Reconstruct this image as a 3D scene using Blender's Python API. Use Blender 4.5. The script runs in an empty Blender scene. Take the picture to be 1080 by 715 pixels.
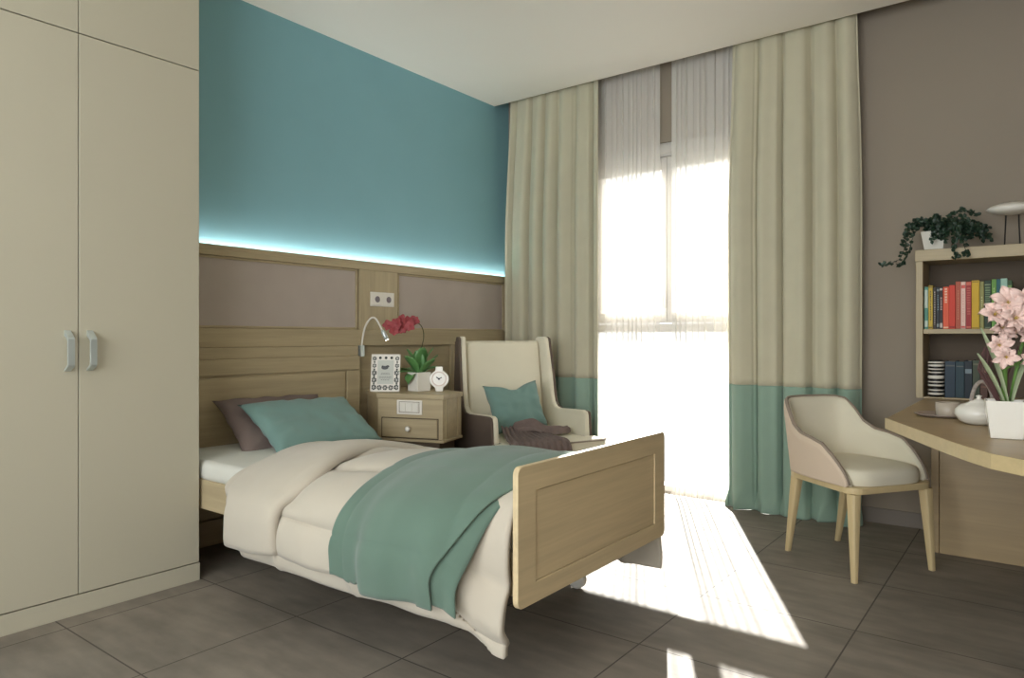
import bpy, bmesh, math, random
from math import sin, cos, pi, radians, sqrt, atan2
from mathutils import Vector, Matrix, noise
random.seed(7)
sc = bpy.context.scene
COL = sc.collection
DETAIL = 1

# ------------------------------------------------------------------ helpers
def lin(c):
    return tuple(((v/255)/12.92 if v/255 <= .04045 else ((v/255+.055)/1.055)**2.4) for v in c) + (1,)

def obj(name, bm, mat=None, parent=None, smooth=False, bevel=0, seg=2, solid=None, subd=0, world=True, kind=None):
    """link the bmesh as one object; geometry is given in world space unless world=False (parent's space)"""
    me = bpy.data.meshes.new(name)
    if parent is not None and world:
        bm.transform(parent['_m'] if False else ROOTM[parent.name].inverted())
    bmesh.ops.recalc_face_normals(bm, faces=bm.faces)
    bm.to_mesh(me); bm.free()
    if smooth:
        me.polygons.foreach_set('use_smooth', [True]*len(me.polygons))
    o = bpy.data.objects.new(name, me); COL.objects.link(o)
    if mat: me.materials.append(mat)
    if parent is not None:
        o.parent = parent; ROOTM[o.name] = ROOTM[parent.name]
    else:
        ROOTM[o.name] = Matrix()
    if solid:
        m = o.modifiers.new('solid', 'SOLIDIFY'); m.thickness = solid; m.offset = 0
    if bevel:
        m = o.modifiers.new('bevel', 'BEVEL'); m.width = bevel; m.segments = seg; m.limit_method = 'ANGLE'; m.angle_limit = radians(40)
        m.harden_normals = False
    if subd:
        m = o.modifiers.new('sub', 'SUBSURF'); m.levels = subd; m.render_levels = subd
    if kind: o['kind'] = kind
    return o

ROOTM = {}
def thing(name, label, cat, loc, rz=0, group=None):
    o = bpy.data.objects.new(name, None); COL.objects.link(o)
    o.empty_display_size = .05
    o.location = loc; o.rotation_euler = (0, 0, rz)
    ROOTM[o.name] = Matrix.Translation(loc) @ Matrix.Rotation(rz, 4, 'Z')
    return tag(o, label, cat, group)

def tag(o, label, cat, group=None):
    o['label'] = label; o['category'] = cat
    if group: o['group'] = group
    return o

def B(): return bmesh.new()

def box(bm, x0, x1, y0, y1, z0, z1, m=None):
    vs = [bm.verts.new((x, y, z)) for x in (x0, x1) for y in (y0, y1) for z in (z0, z1)]
    for f in ((0,1,3,2),(4,6,7,5),(0,4,5,1),(2,3,7,6),(0,2,6,4),(1,5,7,3)):
        bm.faces.new([vs[i] for i in f])
    if m is not None: bmesh.ops.transform(bm, matrix=m, verts=vs)
    return vs

def prism(bm, pts, z0, z1, m=None):
    a = [bm.verts.new((p[0], p[1], z0)) for p in pts]; b = [bm.verts.new((p[0], p[1], z1)) for p in pts]
    n = len(pts)
    bm.faces.new(a[::-1]); bm.faces.new(b)
    for i in range(n): bm.faces.new((a[i], a[(i+1) % n], b[(i+1) % n], b[i]))
    if m is not None: bmesh.ops.transform(bm, matrix=m, verts=a+b)

def prism_x(bm, pts, x0, x1):      # polygon in (y,z) extruded along x
    a = [bm.verts.new((x0, p[0], p[1])) for p in pts]; b = [bm.verts.new((x1, p[0], p[1])) for p in pts]
    n = len(pts)
    bm.faces.new(a[::-1]); bm.faces.new(b)
    for i in range(n): bm.faces.new((a[i], a[(i+1) % n], b[(i+1) % n], b[i]))

def tube(bm, pts, rad, n=8, cap=True):
    pts = [Vector(p) for p in pts]
    if not hasattr(rad, '__len__'): rad = [rad]*len(pts)
    rings = []; up = None
    for i, p in enumerate(pts):
        t = (pts[min(i+1, len(pts)-1)] - pts[max(i-1, 0)]).normalized()
        if up is None:
            up = Vector((0,0,1)) if abs(t.z) < .9 else Vector((1,0,0))
        sx = t.cross(up).normalized(); up = sx.cross(t).normalized()
        rings.append([bm.verts.new(p + (sx*cos(2*pi*k/n) + up*sin(2*pi*k/n))*rad[i]) for k in range(n)])
    for a, b in zip(rings, rings[1:]):
        for k in range(n): bm.faces.new((a[k], a[(k+1) % n], b[(k+1) % n], b[k]))
    if cap: bm.faces.new(rings[0][::-1]); bm.faces.new(rings[-1])

def lathe(bm, prof, n=32, c=(0,0,0), m=None):
    rings = []; vs = []
    for r, z in prof:
        if r < 1e-5: v = [bm.verts.new((0, 0, z))]
        else: v = [bm.verts.new((r*cos(2*pi*k/n), r*sin(2*pi*k/n), z)) for k in range(n)]
        rings.append(v); vs += v
    for a, b in zip(rings, rings[1:]):
        for k in range(n):
            A = a[k % len(a)]; A2 = a[(k+1) % len(a)]; Bq = b[k % len(b)]; B2 = b[(k+1) % len(b)]
            q = [A]
            if A2 is not A: q.append(A2)
            if B2 is not A2: q.append(B2)
            if Bq is not B2: q.append(Bq)
            if len(set(q)) >= 3: bm.faces.new(q)
    bmesh.ops.transform(bm, matrix=Matrix.Translation(c) @ (m or Matrix()), verts=vs)

def grid(bm, f, nu, nv):
    V = [[bm.verts.new(f(i/nu, j/nv)) for j in range(nv+1)] for i in range(nu+1)]
    for i in range(nu):
        for j in range(nv):
            bm.faces.new((V[i][j], V[i+1][j], V[i+1][j+1], V[i][j+1]))
    return V

def catmull(pts, t):
    n = len(pts)-1; x = max(0, min(.999999, t))*n; i = int(x); f = x-i
    P = [Vector(pts[max(0, min(n, k))]) for k in (i-1, i, i+1, i+2)]
    return .5*((2*P[1]) + (-P[0]+P[2])*f + (2*P[0]-5*P[1]+4*P[2]-P[3])*f*f + (-P[0]+3*P[1]-3*P[2]+P[3])*f**3)

def sm(a, b, x):
    t = max(0, min(1, (x-a)/(b-a))); return t*t*(3-2*t)
def lerp(a, b, t): return a+(b-a)*t
def nz(*p): return noise.noise(Vector(p))

def cushion(bm, w, h, t, m, wr=.006, seed=0, pinch=.09, n=28, chop=0):
    """a soft pillow: w x h in local XY, thickness t along local Z, transformed by m"""
    def side(sg):
        def f(u, v):
            a = 2*u-1; b = 2*v-1
            k = 1 - pinch*(1-b*b)*a*a*0 
            x = a*w/2*(1 - pinch*(1-abs(b)**2)*abs(a)**3); y = b*h/2*(1 - pinch*(1-abs(a)**2)*abs(b)**3)
            y -= chop*math.exp(-(a/.38)**2)*max(0, b)**2
            th = (max(0, 1-a**4)**.55)*(max(0, 1-b**4)**.55)
            wv = wr*(nz(x*9+seed, y*9, sg*3+seed)+.6*nz(x*22, y*22+seed, seed))*th
            cr = .5*wr*sin(14*atan2(b, a+.001)+seed)*sm(.4, 1, max(abs(a), abs(b)))*th
            return m @ Vector((x, y, sg*(t/2*th) + wv+cr))
        return f
    grid(bm, side(1), n, n); grid(bm, side(-1), n, n)
    bmesh.ops.remove_doubles(bm, verts=bm.verts, dist=.0008)

# ------------------------------------------------------------------ materials
def newmat(name):
    m = bpy.data.materials.new(name); m.use_nodes = True
    nt = m.node_tree; p = nt.nodes['Principled BSDF']
    return m, nt, p

def mat(name, c, rough=.6, var=.0, vs=4, bump=0, bs=200, metal=0, sheen=0, coat=0):
    m, nt, p = newmat(name); c = lin(c)
    p.inputs['Base Color'].default_value = c; p.inputs['Roughness'].default_value = rough
    p.inputs['Metallic'].default_value = metal
    if sheen: p.inputs['Sheen Weight'].default_value = sheen; p.inputs['Sheen Roughness'].default_value = .6
    if coat: p.inputs['Coat Weight'].default_value = coat
    tc = nt.nodes.new('ShaderNodeTexCoord')
    if var:
        n = nt.nodes.new('ShaderNodeTexNoise'); n.inputs['Scale'].default_value = vs; n.inputs['Detail'].default_value = 5
        r = nt.nodes.new('ShaderNodeValToRGB'); e = r.color_ramp.elements
        e[0].position = .3; e[1].position = .7
        e[0].color = tuple(v*(1-var) for v in c[:3])+(1,); e[1].color = tuple(min(1, v*(1+var)) for v in c[:3])+(1,)
        nt.links.new(tc.outputs['Object'], n.inputs['Vector']); nt.links.new(n.outputs['Fac'], r.inputs['Fac']); nt.links.new(r.outputs['Color'], p.inputs['Base Color'])
    if bump:
        n = nt.nodes.new('ShaderNodeTexNoise'); n.inputs['Scale'].default_value = bs; n.inputs['Detail'].default_value = 3
        b = nt.nodes.new('ShaderNodeBump'); b.inputs['Strength'].default_value = bump; b.inputs['Distance'].default_value = .002
        nt.links.new(tc.outputs['Object'], n.inputs['Vector']); nt.links.new(n.outputs['Fac'], b.inputs['Height']); nt.links.new(b.outputs['Normal'], p.inputs['Normal'])
    return m

def wood(name, c, axis='y', rough=.5, amt=.2):
    m, nt, p = newmat(name); c = lin(c)
    tc = nt.nodes.new('ShaderNodeTexCoord'); mp = nt.nodes.new('ShaderNodeMapping')
    mp.inputs['Scale'].default_value = {'x': (1.2, 26, 26), 'y': (26, 1.2, 26), 'z': (26, 26, 1.2)}[axis]
    n = nt.nodes.new('ShaderNodeTexNoise'); n.inputs['Scale'].default_value = 1; n.inputs['Detail'].default_value = 8; n.inputs['Distortion'].default_value = .4
    n2 = nt.nodes.new('ShaderNodeTexNoise'); n2.inputs['Scale'].default_value = 4.5; n2.inputs['Detail'].default_value = 6
    mix = nt.nodes.new('ShaderNodeMix'); mix.inputs['Factor'].default_value = .35
    r = nt.nodes.new('ShaderNodeValToRGB'); e = r.color_ramp.elements; e[0].position = .32; e[1].position = .68
    e[0].color = tuple(v*(1-amt) for v in c[:3])+(1,); e[1].color = tuple(min(1, v*(1+amt)) for v in c[:3])+(1,)
    L = nt.links.new
    L(tc.outputs['Object'], mp.inputs['Vector']); L(mp.outputs['Vector'], n.inputs['Vector']); L(mp.outputs['Vector'], n2.inputs['Vector'])
    L(n.outputs['Fac'], mix.inputs['A']); L(n2.outputs['Fac'], mix.inputs['B']); L(mix.outputs['Result'], r.inputs['Fac'])
    L(r.outputs['Color'], p.inputs['Base Color'])
    b = nt.nodes.new('ShaderNodeBump'); b.inputs['Strength'].default_value = .08; b.inputs['Distance'].default_value = .001
    L(mix.outputs['Result'], b.inputs['Height']); L(b.outputs['Normal'], p.inputs['Normal'])
    p.inputs['Roughness'].default_value = rough
    return m

def emit(name, c, s):
    m, nt, p = newmat(name)
    p.inputs['Base Color'].default_value = c+(1,); p.inputs['Emission Color'].default_value = c+(1,); p.inputs['Emission Strength'].default_value = s
    return m

OAK = (172, 156, 124)
M = {}
M['wall_teal'] = mat('teal paint', (130, 175, 184), .8, .02, 3, .05, 300)
M['wall_taupe'] = mat('taupe paint', (144, 133, 119), .85, .03, 2, .05, 300)
M['ceiling'] = mat('ceiling paint', (246, 240, 230), .9)
M['oak_y'] = wood('oak along wall', OAK, 'y', amt=.13)
M['oak_x'] = wood('oak across', OAK, 'x', amt=.13)
M['oak_z'] = wood('oak upright', OAK, 'z', amt=.13)
M['oak_foot'] = wood('oak footboard', (202, 182, 144), 'y', amt=.12)
M['oak_chair'] = wood('light ash', (196, 176, 134), 'z', .45, .06)
M['oak_desk'] = wood('oak desk', (160, 138, 102), 'x', .4, .12)
M['oak_desk_edge'] = wood('oak desk edge', (190, 170, 128), 'x', .5, .08)
M['felt'] = mat('grey fabric panel', (176, 164, 154), .95, .03, 6, .2, 500)
M['cream_lacquer'] = mat('cream lacquer', (178, 172, 152), .55, .01, 2)
M['chrome'] = mat('brushed chrome', (200, 208, 206), .38, metal=.7)
M['white'] = mat('white plastic', (225, 220, 210), .4)
M['ceramic'] = mat('white ceramic', (226, 222, 212), .25, coat=.4)
M['duvet'] = mat('cream duvet cotton', (184, 175, 159), .95, .02, 5, .15, 60, sheen=.2)
M['mattress'] = mat('white mattress', (205, 205, 196), .9, .02, 8, .2, 200)
M['green_blanket'] = mat('sage green wool', (90, 113, 99), .95, .05, 8, .3, 500, sheen=.2)
M['green_pillow'] = mat('teal green cotton', (107, 138, 131), .85, .03, 6, .15, 300, sheen=.15)
M['mauve'] = mat('mauve brown cotton', (112, 98, 92), .9, .04, 6, .15, 300)
M['cream_up'] = mat('cream upholstery', (216, 209, 188), .85, .02, 6, .15, 400)
M['brown_up'] = mat('dark brown upholstery', (96, 82, 72), .9, .03, 6, .15, 400)
M['throw'] = mat('dark plum knit', (112, 97, 92), .95, .12, 30, .5, 150)
M['beige_up'] = mat('beige upholstery', (205, 186, 166), .8, .02, 6, .1, 400)
M['piping'] = mat('taupe piping', (140, 126, 112), .8)
M['curtain'] = mat('cream linen curtain', (193, 187, 163), .9, .03, 8, .2, 300, sheen=.1)
M['curtain_low'] = mat('sage linen curtain', (140, 165, 149), .9, .03, 8, .2, 300, sheen=.1)
M['frame_w'] = mat('white window frame', (196, 192, 186), .4)
M['base'] = mat('grey tile skirting', (122, 112, 102), .5, .04, 5)
M['black'] = mat('black', (22, 21, 20), .4)
M['leaf'] = mat('leaf green', (92, 138, 80), .4, .15, 20)
M['ivy'] = mat('dark leaf green', (30, 52, 36), .45, .35, 25)
M['stalk'] = mat('green stalk', (108, 150, 72), .5, .1, 20)
M['soil'] = mat('dark soil', (40, 32, 26), .95, .2, 60)
M['red_petal'] = mat('crimson petal', (150, 60, 64), .6, .2, 40)
M['pink_petal'] = mat('pale pink petal', (228, 198, 188), .6, .12, 40)
M['yellow'] = mat('yellow stamen', (200, 176, 80), .6)
M['twig'] = mat('dark red twig', (84, 54, 52), .7)
M['paper'] = mat('book pages', (214, 204, 180), .8)
M['led'] = emit('led strip', (.95, .98, 1.0), 27)
M['tray'] = mat('grey brown tray', (150, 136, 126), .35)
M['cup'] = mat('stoneware cup', (176, 164, 148), .35)
M['handle_grey'] = mat('woven grey handle', (152, 142, 134), .7, .2, 120)
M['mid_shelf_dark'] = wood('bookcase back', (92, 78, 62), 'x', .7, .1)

def tile_mat():
    m, nt, p = newmat('grey brown floor tile'); L = nt.links.new
    g = nt.nodes.new('ShaderNodeNewGeometry'); sep = nt.nodes.new('ShaderNodeSeparateXYZ'); L(g.outputs['Position'], sep.inputs[0])
    def mth(op, a, b=None):
        n = nt.nodes.new('ShaderNodeMath'); n.operation = op
        for i, v in enumerate((a, b)):
            if v is None: continue
            if isinstance(v, (int, float)): n.inputs[i].default_value = v
            else: L(v, n.inputs[i])
        return n.outputs[0]
    P = .54
    def joint(s, off):
        f = mth('FRACT', mth('DIVIDE', mth('ADD', s, off), P))
        d = mth('ABSOLUTE', mth('SUBTRACT', f, .5))
        return mth('GREATER_THAN', d, .5-.0026/P)
    jx = joint(sep.outputs[0], 6*P-2.17+P*10); jy = joint(sep.outputs[1], 20*P-2.6)
    j = mth('MAXIMUM', jx, jy)
    n1 = nt.nodes.new('ShaderNodeTexNoise'); n1.inputs['Scale'].default_value = 2.2; n1.inputs['Detail'].default_value = 8; n1.inputs['Roughness'].default_value = .6
    L(g.outputs['Position'], n1.inputs['Vector'])
    mp = nt.nodes.new('ShaderNodeMapping'); mp.inputs['Scale'].default_value = (3, 11, 1); mp.inputs['Rotation'].default_value = (0, 0, .2); L(g.outputs['Position'], mp.inputs['Vector'])
    n2 = nt.nodes.new('ShaderNodeTexNoise'); n2.inputs['Scale'].default_value = 1.5; n2.inputs['Detail'].default_value = 7; L(mp.outputs[0], n2.inputs['Vector'])
    # every tile has its own slight tone
    cx = mth('FLOOR', mth('DIVIDE', mth('ADD', sep.outputs[0], 16*P-2.17), P)); cy = mth('FLOOR', mth('DIVIDE', mth('ADD', sep.outputs[1], 20*P-2.6), P))
    cm = nt.nodes.new('ShaderNodeCombineXYZ'); L(cx, cm.inputs[0]); L(cy, cm.inputs[1])
    wn = nt.nodes.new('ShaderNodeTexWhiteNoise'); L(cm.outputs[0], wn.inputs['Vector'])
    v = mth('ADD', mth('MULTIPLY', n1.outputs['Fac'], .6), mth('MULTIPLY', n2.outputs['Fac'], .4))
    v = mth('ADD', v, mth('MULTIPLY', mth('SUBTRACT', wn.outputs['Value'], .5), .05))
    r = nt.nodes.new('ShaderNodeValToRGB'); e = r.color_ramp.elements; e[0].position = .33; e[1].position = .68
    e[0].color = lin((106, 99, 89)); e[1].color = lin((142, 133, 121)); L(v, r.inputs['Fac'])
    mx = nt.nodes.new('ShaderNodeMix'); mx.data_type = 'RGBA'; L(j, mx.inputs['Factor']); L(r.outputs['Color'], mx.inputs['A']); mx.inputs['B'].default_value = lin((76, 70, 62))
    L(mx.outputs['Result'], p.inputs['Base Color'])
    p.inputs['Roughness'].default_value = .68; p.inputs['Specular IOR Level'].default_value = .3
    b = nt.nodes.new('ShaderNodeBump'); b.inputs['Strength'].default_value = .25; b.inputs['Distance'].default_value = .001; L(mth('SUBTRACT', 1, j), b.inputs['Height']); L(b.outputs[0], p.inputs['Normal'])
    return m
M['tile'] = tile_mat()

def mix_mat(name, fac, a, b):
    m = bpy.data.materials.new(name); m.use_nodes = True; nt = m.node_tree; nt.nodes.clear()
    out = nt.nodes.new('ShaderNodeOutputMaterial'); mx = nt.nodes.new('ShaderNodeMixShader'); mx.inputs[0].default_value = fac
    for i, (t, c, r) in enumerate((a, b)):
        s = nt.nodes.new(t); s.inputs['Color'].default_value = c
        if r is not None: s.inputs['Roughness'].default_value = r
        nt.links.new(s.outputs[0], mx.inputs[1+i])
    nt.links.new(mx.outputs[0], out.inputs[0]); return m, nt, mx, out
M['glass'] = mix_mat('window glass', .06, ('ShaderNodeBsdfTransparent', (.97,.98,.98,1), None), ('ShaderNodeBsdfGlossy', (1,1,1,1), .02))[0]
M['sheer'], _nt, _mx, _out = mix_mat('sheer voile', .035, ('ShaderNodeBsdfTransparent', (1,1,1,1), None), ('ShaderNodeBsdfTranslucent', (.9,.88,.84,1), None))
_d = _nt.nodes.new('ShaderNodeBsdfDiffuse'); _d.inputs[0].default_value = (.90,.87,.82,1)
_m2 = _nt.nodes.new('ShaderNodeMixShader'); _m2.inputs[0].default_value = .52
_nt.links.new(_mx.outputs[0], _m2.inputs[1]); _nt.links.new(_d.outputs[0], _m2.inputs[2]); _nt.links.new(_m2.outputs[0], _out.inputs[0])

# ------------------------------------------------------------------ setting
RX, RY0, WY, CH = 4.4, -1.6, 4.188, 2.7
def struct(name, bm, m, **k):
    return obj(name, bm, m, kind='structure', **k)
b = B(); box(b, -.1, RX+.1, RY0-.1, WY+.3, -.08, 0); struct('floor', b, M['tile'])
b = B(); box(b, -.1, RX+.1, RY0-.1, 4.0, CH, CH+.1); box(b, -.1, RX+.1, 4.015, WY+.15, CH+.30, CH+.38); box(b, -.1, RX+.1, 4.0, 4.015, CH, CH+.38)
struct('ceiling', b, M['ceiling'])
b = B(); box(b, -.1, 0, RY0-.1, WY+.15, 0, CH+.3); struct('wall_left', b, M['wall_teal'])
WX0, WX1, WTOP, WT = .70, 1.94, 2.26, .09
b = B(); box(b, 0, WX0, WY, WY+WT, 0, CH+.3); box(b, WX1, RX, WY, WY+WT, 0, CH+.3); box(b, WX0, WX1, WY, WY+WT, WTOP, CH+.3)
struct('wall_window', b, M['wall_taupe'])
b = B(); box(b, RX, RX+.1, RY0-.1, WY+.15, 0, CH+.3); struct('wall_right', b, M['wall_taupe'])
BX0, BX1, BZ0, BZ1 = 1.0, 4.2, .3, 2.5
b = B(); box(b, 0, BX0, RY0-.1, RY0, 0, CH+.1); box(b, BX1, RX, RY0-.1, RY0, 0, CH+.1); box(b, BX0, BX1, RY0-.1, RY0, 0, BZ0); box(b, BX0, BX1, RY0-.1, RY0, BZ1, CH+.1)
struct('wall_back', b, M['wall_taupe'])
w2 = bpy.data.objects.new('fill_window', None); COL.objects.link(w2); w2['kind'] = 'structure'; ROOTM['fill_window'] = Matrix()  # rear window and its opening added out of view to let in fill light
b = B(); xm = (BX0+BX1)/2
box(b, BX0, BX1, RY0-.08, RY0-.03, BZ0, BZ0+.06); box(b, BX0, BX1, RY0-.08, RY0-.03, BZ1-.06, BZ1); box(b, BX0, BX0+.06, RY0-.08, RY0-.03, BZ0, BZ1); box(b, BX1-.06, BX1, RY0-.08, RY0-.03, BZ0, BZ1); box(b, xm-.04, xm+.04, RY0-.08, RY0-.03, BZ0, BZ1)
obj('window_frame', b, M['frame_w'], w2, bevel=.004)
b = B(); box(b, BX0+.05, BX1-.05, RY0-.06, RY0-.054, BZ0+.05, BZ1-.05); obj('window_pane', b, M['glass'], w2)
b = B(); box(b, WX1, RX, WY-.012, WY, 0, .08); box(b, 0, WX0, WY-.012, WY, 0, .08); struct('baseboard_window', b, M['base'], bevel=.002)

# window: a two-leaf french window with a low cross bar
w = bpy.data.objects.new('window_1', None); COL.objects.link(w); w['kind'] = 'structure'; w.location = (1.3, WY, 0); ROOTM['window_1'] = Matrix.Translation((1.3, WY, 0))
FY0, FY1 = WY+.014, WY+.072
b = B(); box(b, WX0, WX1, FY0, FY1, 2.17, WTOP); box(b, WX0, WX0+.05, FY0, FY1, 0, 2.17); box(b, WX1-.05, WX1, FY0, FY1, 0, 2.17); box(b, WX0+.05, WX1-.05, FY0, FY1, 0, .04); box(b, WX0+.05, WX1-.05, FY0, FY1, 1.03, 1.085)
obj('window_frame', b, M['frame_w'], w, bevel=.004)
b = B(); box(b, WX0+.01, WX1-.01, FY0-.012, FY0, 2.19, 2.245); obj('shutter_box_lid', b, M['frame_w'], w, bevel=.003)
b = B(); box(b, WX0+.045, WX1-.045, FY1-.03, FY1-.024, .035, 1.035); obj('window_pane', b, M['glass'], w)
for x0, x1, side in ((WX0+.052, 1.283, 0), (1.285, WX1-.052, 1)):
    b = B(); y0, y1 = FY0-.008, FY1-.012
    sw = .05
    for a in ((x0, x0+(sw if not side else .036), 1.09, 2.165), (x1-(.036 if not side else sw), x1, 1.09, 2.165)): box(b, a[0], a[1], y0, y1, a[2], a[3])
    xa = x0+(sw if not side else .036); xb = x1-(.036 if not side else sw)
    for za, zb in ((1.09, 1.16), (2.085, 2.165)): box(b, xa, xb, y0+.002, y1-.002, za, zb)
    s = obj('window_sash', b, M['frame_w'], w, bevel=.004)
    b = B(); box(b, x0+.02, x1-.02, y1-.02, y1-.014, 1.14, 2.1); obj('window_pane', b, M['glass'], s)
    if side == 0:
        b = B(); box(b, 1.262, 1.278, y0-.008, y0, 1.19, 1.31); tube(b, [(1.27, y0-.005, 1.27), (1.27, y0-.026, 1.27), (1.27, y0-.028, 1.19)], .006)
        obj('window_handle', b, M['white'], s, bevel=.002)

# ------------------------------------------------------------------ wall panelling with led channel
pan = thing('wall_panelling', 'oak wall panelling with grey fabric insets running under the teal wall behind the bed', 'wall panelling', (0, 2.6, 0))
PX = .045
Y0p, Y1p = 1.518, WY-.004
b = B(); box(b, 0.001, .02, Y0p, Y1p, 0, 1.40); obj('backing_board', b, M['oak_y'], pan)
b = B(); box(b, .02, PX, Y0p, Y1p, 1.395, 1.425); box(b, .032, PX, Y0p, Y1p, 1.425, 1.447); obj('top_rail', b, M['oak_y'], pan, bevel=.002)
b = B(); box(b, .02, PX, Y0p, Y1p, .948, 1.043); obj('middle_rail', b, M['oak_y'], pan, bevel=.003)
b = B(); box(b, .02, PX, Y0p, Y1p, 0, .12); obj('bottom_rail', b, M['oak_y'], pan, bevel=.003)
for y0, y1 in ((2.70, 3.005), (4.085, Y1p)):
    b = B(); box(b, .02, PX, y0, y1, 1.043, 1.395); obj('stile', b, M['oak_z'], pan, bevel=.003)
b = B(); box(b, .02, PX-.004, 3.50, 3.58, .12, .948); obj('stile', b, M['oak_z'], pan, bevel=.003)
for y0, y1 in ((Y0p, 2.693), (3.013, 4.08)):
    b = B(); box(b, .02, .030, y0, y1, 1.05, 1.39); obj('fabric_inset', b, M['felt'], pan, bevel=.004)
    b = B(); t = .012
    box(b, .02, .037, y0, y1, 1.044, 1.044+t); box(b, .02, .037, y0, y1, 1.394-t, 1.394); box(b, .02, .037, y0, y0+t, 1.044, 1.394); box(b, .02, .037, y1-t, y1, 1.044, 1.394)
    obj('inset_moulding', b, M['oak_y'], pan, bevel=.003)
b = B(); box(b, .018, .031, Y0p, Y1p, 1.4255, 1.430); obj('led_strip', b, M['led'], pan)

def socket_plate(name, label, m, parent=None):
    pass
sk = thing('wall_socket', 'white double wall socket on the oak panelling above the nightstand', 'socket', (PX, 2.873, 1.225))
b = B(); box(b, PX, PX+.008, 2.78, 2.966, 1.183, 1.268); obj('plate', b, M['white'], sk, bevel=.002)
b = B(); box(b, PX+.008, PX+.011, 2.787, 2.868, 1.19, 1.261); box(b, PX+.008, PX+.011, 2.878, 2.959, 1.19, 1.261); obj('insert', b, M['white'], sk, bevel=.002)
for yy in (2.828, 2.918):
    b = B(); R = Matrix.Rotation(pi/2, 4, 'Y'); lathe(b, [(0, 0), (.018, 0), (.019, .003), (0, .003)], 20, (PX+.0105, yy, 1.225), R)
    obj('socket_hole', b, mat('socket grey', (120, 112, 118), .5), sk)

# ------------------------------------------------------------------ wardrobe
FX = .457
wd = thing('wardrobe', 'tall cream wardrobe with plain doors at the left edge', 'wardrobe', (.22, 1.06, 0))
b = B(); box(b, .002, FX-.022, .60, 1.515, .075, CH-.003); obj('carcass', b, M['cream_lacquer'], wd)
b = B(); box(b, .01, FX-.004, .60, 1.509, 0, .072); obj('plinth', b, M['cream_lacquer'], wd, bevel=.001)
for y0, y1 in ((.603, 1.0515), (1.0545, 1.503)):
    b = B(); box(b, FX-.02, FX, y0, y1, .077, 2.092); dr = obj('door', b, M['cream_lacquer'], wd, bevel=.0015)
    hy = (1.0515-.035) if y0 < 1 else (1.0545+.035)
    b = B()
    p = [(FX, 1.025), (FX+.006, 1.02), (FX+.034, .998), (FX+.036, .992), (FX+.036, .9), (FX+.03, .893), (FX, .878), (FX, .886), (FX+.022, .899), (FX+.027, .905), (FX+.027, .985), (FX+.02, .993), (FX, 1.005)]
    vs = [[b.verts.new((q[0], yy, q[1])) for q in p] for yy in (hy-.011, hy+.011)]
    b.faces.new(vs[0]); b.faces.new(vs[1][::-1])
    for i in range(len(p)):
        j = (i+1) % len(p); b.faces.new((vs[0][i], vs[0][j], vs[1][j], vs[1][i]))
    h = obj('door_handle', b, M['chrome'], dr, bevel=.001); h['label'] = 'chrome bar handle'
for y0, y1 in ((.603, 1.0515), (1.0545, 1.503)):
    b = B(); box(b, FX-.02, FX, y0, y1, 2.096, CH-.004); obj('upper_door', b, M['cream_lacquer'], wd, bevel=.0015)

# ------------------------------------------------------------------ bed
bed = thing('bed', 'single oak bed with a tall panelled headboard and a plain footboard', 'bed', (1.08, 1.945, 0))
HX = PX+.004
b = B(); box(b, HX-.002, HX+.016, 1.53, 2.672, .893, .948); obj('headboard_cap', b, M['oak_y'], bed, bevel=.002)
b = B(); box(b, HX-.002, HX+.018, 1.53, 2.676, .14, .892)
box(b, HX+.018, HX+.030, 1.53, 2.676, .813, .892); box(b, HX+.018, HX+.030, 2.582, 2.676, .14, .810); box(b, HX+.018, HX+.028, 1.6, 2.572, .14, .803)
obj('headboard', b, M['oak_y'], bed, bevel=.004)
for y0 in (1.56, 2.60):
    b = B(); box(b, HX, HX+.03, y0, y0+.05, 0, .14); obj('leg', b, M['oak_z'], bed, bevel=.003)
FBX = 2.075
b = B()
# footboard with rounded corners: frame ring + recessed field
def rrect(y0, y1, z0, z1, r, n=5):
    pts = []
    for cy, cz, a0 in ((y1-r, z1-r, 0), (y0+r, z1-r, 90), (y0+r, z0+r, 180), (y1-r, z0+r, 270)):
        for k in range(n+1):
            a = radians(a0+90*k/n); pts.append((cy+r*cos(a), cz+r*sin(a)))
    return pts
FO = rrect(1.49, 2.40, .268, .651, .022)
FI = rrect(1.575, 2.318, .325, .578, .001)
def ringplate(bm, outer, inner, x0, x1):
    n = len(outer)
    o0 = [bm.verts.new((x0, *p)) for p in outer]; o1 = [bm.verts.new((x1, *p)) for p in outer]
    i0 = [bm.verts.new((x0, *p)) for p in inner]; i1 = [bm.verts.new((x1, *p)) for p in inner]
    for k in range(n):
        j = (k+1) % n
        bm.faces.new((o0[k], o0[j], o1[j], o1[k])); bm.faces.new((i0[k], i1[k], i1[j], i0[j]))
        bm.faces.new((o1[k], o1[j], i1[j], i1[k])); bm.faces.new((o0[j], o0[k], i0[k], i0[j]))
ringplate(b, FO, FI, FBX+.010, FBX+.028)
fb = obj('footboard', b, M['oak_foot'], bed, bevel=.002)
b = B(); box(b, FBX+.011, FBX+.0235, 1.577, 2.316, .327, .576); obj('footboard_field', b, M['oak_foot'], bed)
for y0 in (1.519, 2.373):
    b = B(); box(b, HX+.032, FBX-.001, y0, y0+.025, .29, .41); obj('side_rail', b, M['oak_x'], bed, bevel=.003)
b = B(); box(b, HX+.032, FBX-.002, 1.545, 2.370, .375, .398); obj('slat_base', b, M['oak_x'], bed)
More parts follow.
